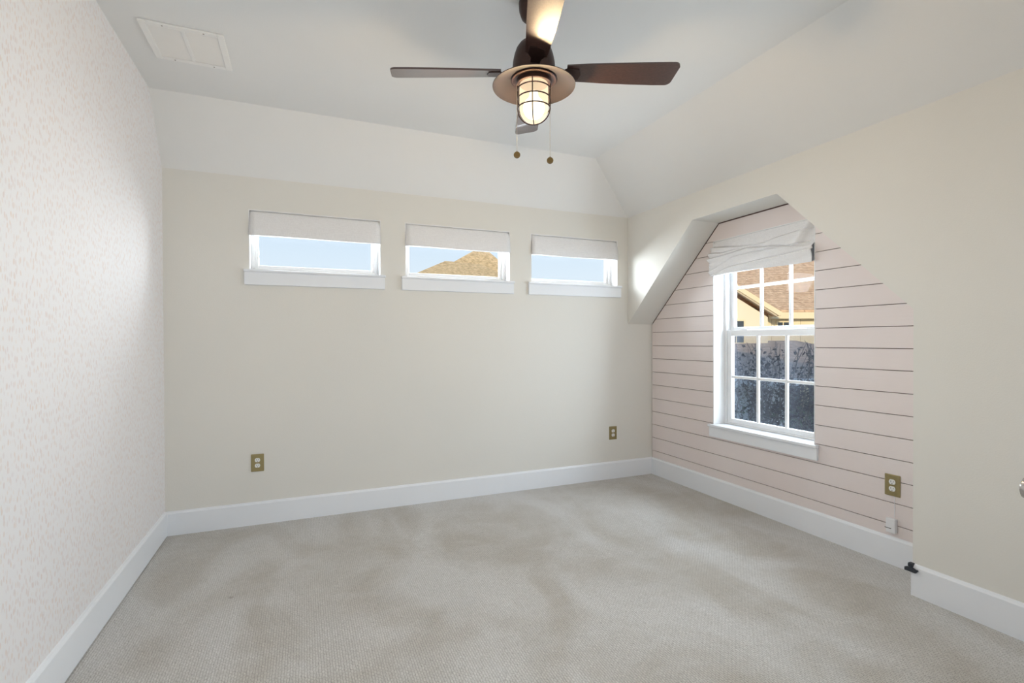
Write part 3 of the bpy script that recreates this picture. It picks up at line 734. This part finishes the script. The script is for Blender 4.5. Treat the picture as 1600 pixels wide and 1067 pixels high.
b = MB(); b.prism([(0.16, -0.15, EZ - 0.04), (-2.2, -0.15, EZ + 1.42), (-4.56, -0.15, EZ - 0.04), (-4.62, -0.15, EZ + 0.07), (-2.2, -0.15, EZ + 1.56), (0.22, -0.15, EZ + 0.07)], (0, 0.03, 0)); L(b, 'rake_board', M_fascia)
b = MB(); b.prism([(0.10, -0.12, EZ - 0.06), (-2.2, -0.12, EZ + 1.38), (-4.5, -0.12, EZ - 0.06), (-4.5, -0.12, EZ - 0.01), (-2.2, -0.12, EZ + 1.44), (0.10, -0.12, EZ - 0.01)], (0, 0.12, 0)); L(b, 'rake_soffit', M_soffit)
b = MB(); b.box(0.10, 7.3, 0.34, 0.39, EZ - 0.09, EZ + 0.09); L(b, 'eave_fascia', M_fascia)
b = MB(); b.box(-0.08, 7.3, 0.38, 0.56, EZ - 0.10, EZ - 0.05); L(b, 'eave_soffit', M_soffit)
def hwin(x0, x1, z0, z1, y_, mull=None):
    b = MB(); w_ = 0.045
    b.box(x0 - w_, x1 + w_, y_ - 0.03, y_, z0 - w_, z0); b.box(x0 - w_, x1 + w_, y_ - 0.03, y_, z1, z1 + w_); b.box(x0 - w_, x0, y_ - 0.03, y_, z0, z1); b.box(x1, x1 + w_, y_ - 0.03, y_, z0, z1)
    if mull: b.box(mull - 0.012, mull + 0.012, y_ - 0.028, y_, z0, z1)
    f = L(b, 'window', M_fascia)
    b = MB(); b.box(x0, x1, y_ - 0.012, y_ + 0.0, z0, z1); b.build('window_pane', M_hwin, f, local=True)
zw = lambda z: z - GZ
hwin(-1.06, -0.78, zw(1.60), zw(1.82), 0.0, -0.99)
hwin(-1.06, -0.78, zw(1.22), zw(1.44), 0.0, -0.99)
hwin(0.46, 0.86, zw(1.62), zw(1.80), 0.55, 0.62)
b = MB(); b.box(-4.3, 0.06, -0.04, 0.0, zw(0.90), zw(0.98)); L(b, 'trim_board', M_fascia)

# low roof and shaded ground floor in front of it
b = MB(); rz0, rz1 = zw(0.42), zw(1.27)
P_ = [(-4.4, -2.9, rz0), (3.6, -2.9, rz0), (3.6, 0.30, rz0), (0.82, 0.25, rz1), (-4.4, 0.25, rz1), (-4.4, 0.30, rz0)]
V = [b.bm.verts.new(c) for c in P_]
b.bm.faces.new((V[0], V[1], V[3], V[4])); b.bm.faces.new((V[1], V[2], V[3])); b.bm.faces.new((V[0], V[4], V[5])); b.bm.faces.new((V[2], V[5], V[4], V[3])); b.bm.faces.new((V[0], V[5], V[2], V[1]))
lr = L(b, 'lower_roof', M_sh3)
b = MB(); b.box(-4.4, 3.6, -2.95, -2.88, rz0 - 0.14, rz0 + 0.01); L(b, 'gutter', M_siding)
b = MB(); b.box(-4.4, -0.95, -2.6, 0.3, 0, rz0 - 0.02); L(b, 'lower_wall', M_siding)
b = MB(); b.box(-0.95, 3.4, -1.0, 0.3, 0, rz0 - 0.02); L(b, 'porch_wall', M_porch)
b = MB(); b.box(-0.72, -0.60, -2.78, -2.66, 0, rz0 - 0.1); L(b, 'porch_post', M_fascia)
b = MB(); b.box(-1.62, -1.08, -2.64, -2.6, 0.3, zw(0.18)); L(b, 'pale_panel', M_white)  # added white panel, standing in for an unidentified bright patch

# house with a hip roof beyond the middle high window
h2 = empty('house', (5.8, 19.0, GZ), 'house with golden shingle hip roof beyond the middle high window', 'house')
b = MB(); b.box(-3.2, 2.2, -1.2, 4, 0, 6.0); b.build('wall', M_stucco, h2, local=True)
def hip(b, x0, x1, y0, y1, zb_, xa, xb, ya_, zt_):
    V = [b.bm.verts.new(c) for c in ((x0, y0, zb_), (x1, y0, zb_), (x1, y1, zb_), (x0, y1, zb_), (xa, ya_, zt_), (xb, ya_, zt_))]
    for f in ((0, 1, 5, 4), (1, 2, 5), (2, 3, 4, 5), (3, 0, 4), (3, 2, 1, 0)): b.bm.faces.new([V[i] for i in f])
b = MB(); hip(b, -3.5, 2.5, -2.5, 4.3, 3.0 - GZ, -0.75, 0.6, -0.2, 4.37 - GZ); b.build('lower_roof', M_sh2, h2, local=True)
b = MB(); hip(b, -2.2, 2.55, -1.3, 6.0, 3.25 - GZ, 0.55, 1.25, 0.3, 4.92 - GZ); b.build('upper_roof', M_sh2, h2, local=True)

# dark leaved tree outside the alcove window
def tree(name, loc, label, M, n, seed, spread, zr, lsz, cat='tree'):
    rnd = random.Random(seed)
    o = empty(name, loc, label, cat)
    b = MB(); tips = []
    H = zr[1]
    def branch(p, d, ln, r_, lv):
        pts = [p]; q_ = Vector(p)
        for k in range(5):
            d = (d + Vector((rnd.uniform(-.25, .25) * spread, rnd.uniform(-.25, .25) * spread, rnd.uniform(-.05, .22)))).normalized(); q_ = q_ + d * ln / 5; pts.append(q_.copy())
            if q_.z > zr[1] - 0.05: pts.pop(); break
            if lv < 3 and k >= 1 and rnd.random() < 0.85:
                nd = (d + Vector((rnd.uniform(-1, 1) * spread, rnd.uniform(-1, 1) * spread, rnd.uniform(-.2, .6)))).normalized(); branch(q_.copy(), nd, ln * 0.62, r_ * 0.55, lv + 1)
            if lv >= 2: tips.append((q_.copy(), d.copy()))
        
        if len(pts) > 1: b.tube(pts, [r_ * (1 - 0.14 * k) for k in range(len(pts))], 5)
    for k in range(5):
        a = 2 * PI * k / 5 + rnd.uniform(-.3, .3)
        branch(Vector((0.08 * math.cos(a), 0.08 * math.sin(a), 0)), Vector((0.32 * spread * math.cos(a), 0.32 * spread * math.sin(a), 1)).normalized(), H * 0.62, 0.030, 0)
    b.build('trunk', M_bark, o, local=True)
    b = MB()
    for k in range(n):
        p_, d_ = tips[rnd.randrange(len(tips))]
        c_ = p_ + Vector((rnd.gauss(0, .09), rnd.gauss(0, .09), rnd.gauss(0, .09)))
        if c_.z > zr[1] or c_.z < zr[0]: continue
        if rnd.random() < 1.25 * max(0.0, (c_.z - (zr[1] - 0.75)) / 0.75) ** 1.6: continue
        d_ = Vector((rnd.uniform(-1, 1), rnd.uniform(-1, 1), rnd.uniform(-1, .5))).normalized(); s2 = d_.cross(Vector((rnd.uniform(-1, 1), rnd.uniform(-1, 1), rnd.uniform(-1, 1)))).normalized()
        l_ = lsz * rnd.uniform(.7, 1.3); w_ = l_ * 0.30; nn = d_.cross(s2) * w_ * 0.35
        v0 = b.bm.verts.new(c_); v1 = b.bm.verts.new(c_ + d_ * l_ * .5 + s2 * w_ + nn); v2 = b.bm.verts.new(c_ + d_ * l_); v3 = b.bm.verts.new(c_ + d_ * l_ * .5 - s2 * w_ + nn)
        b.bm.faces.new((v0, v1, v2)); b.bm.faces.new((v0, v2, v3))
    b.build('foliage', M, o, local=True)
    return o
tree('tree', (5.86, 5.21, GZ), 'dark burgundy leaved tree just outside the lower half of the tall window', M_leaf, 4600, 3, 0.75, (2.0, 4.45), 0.06)
tree('shrub', (8.60, 6.50, GZ), 'dark green shrub by the porch seen through the lower right window panes', M_leaf2, 2500, 5, 0.40, (0.3, 3.45), 0.08, 'shrub')
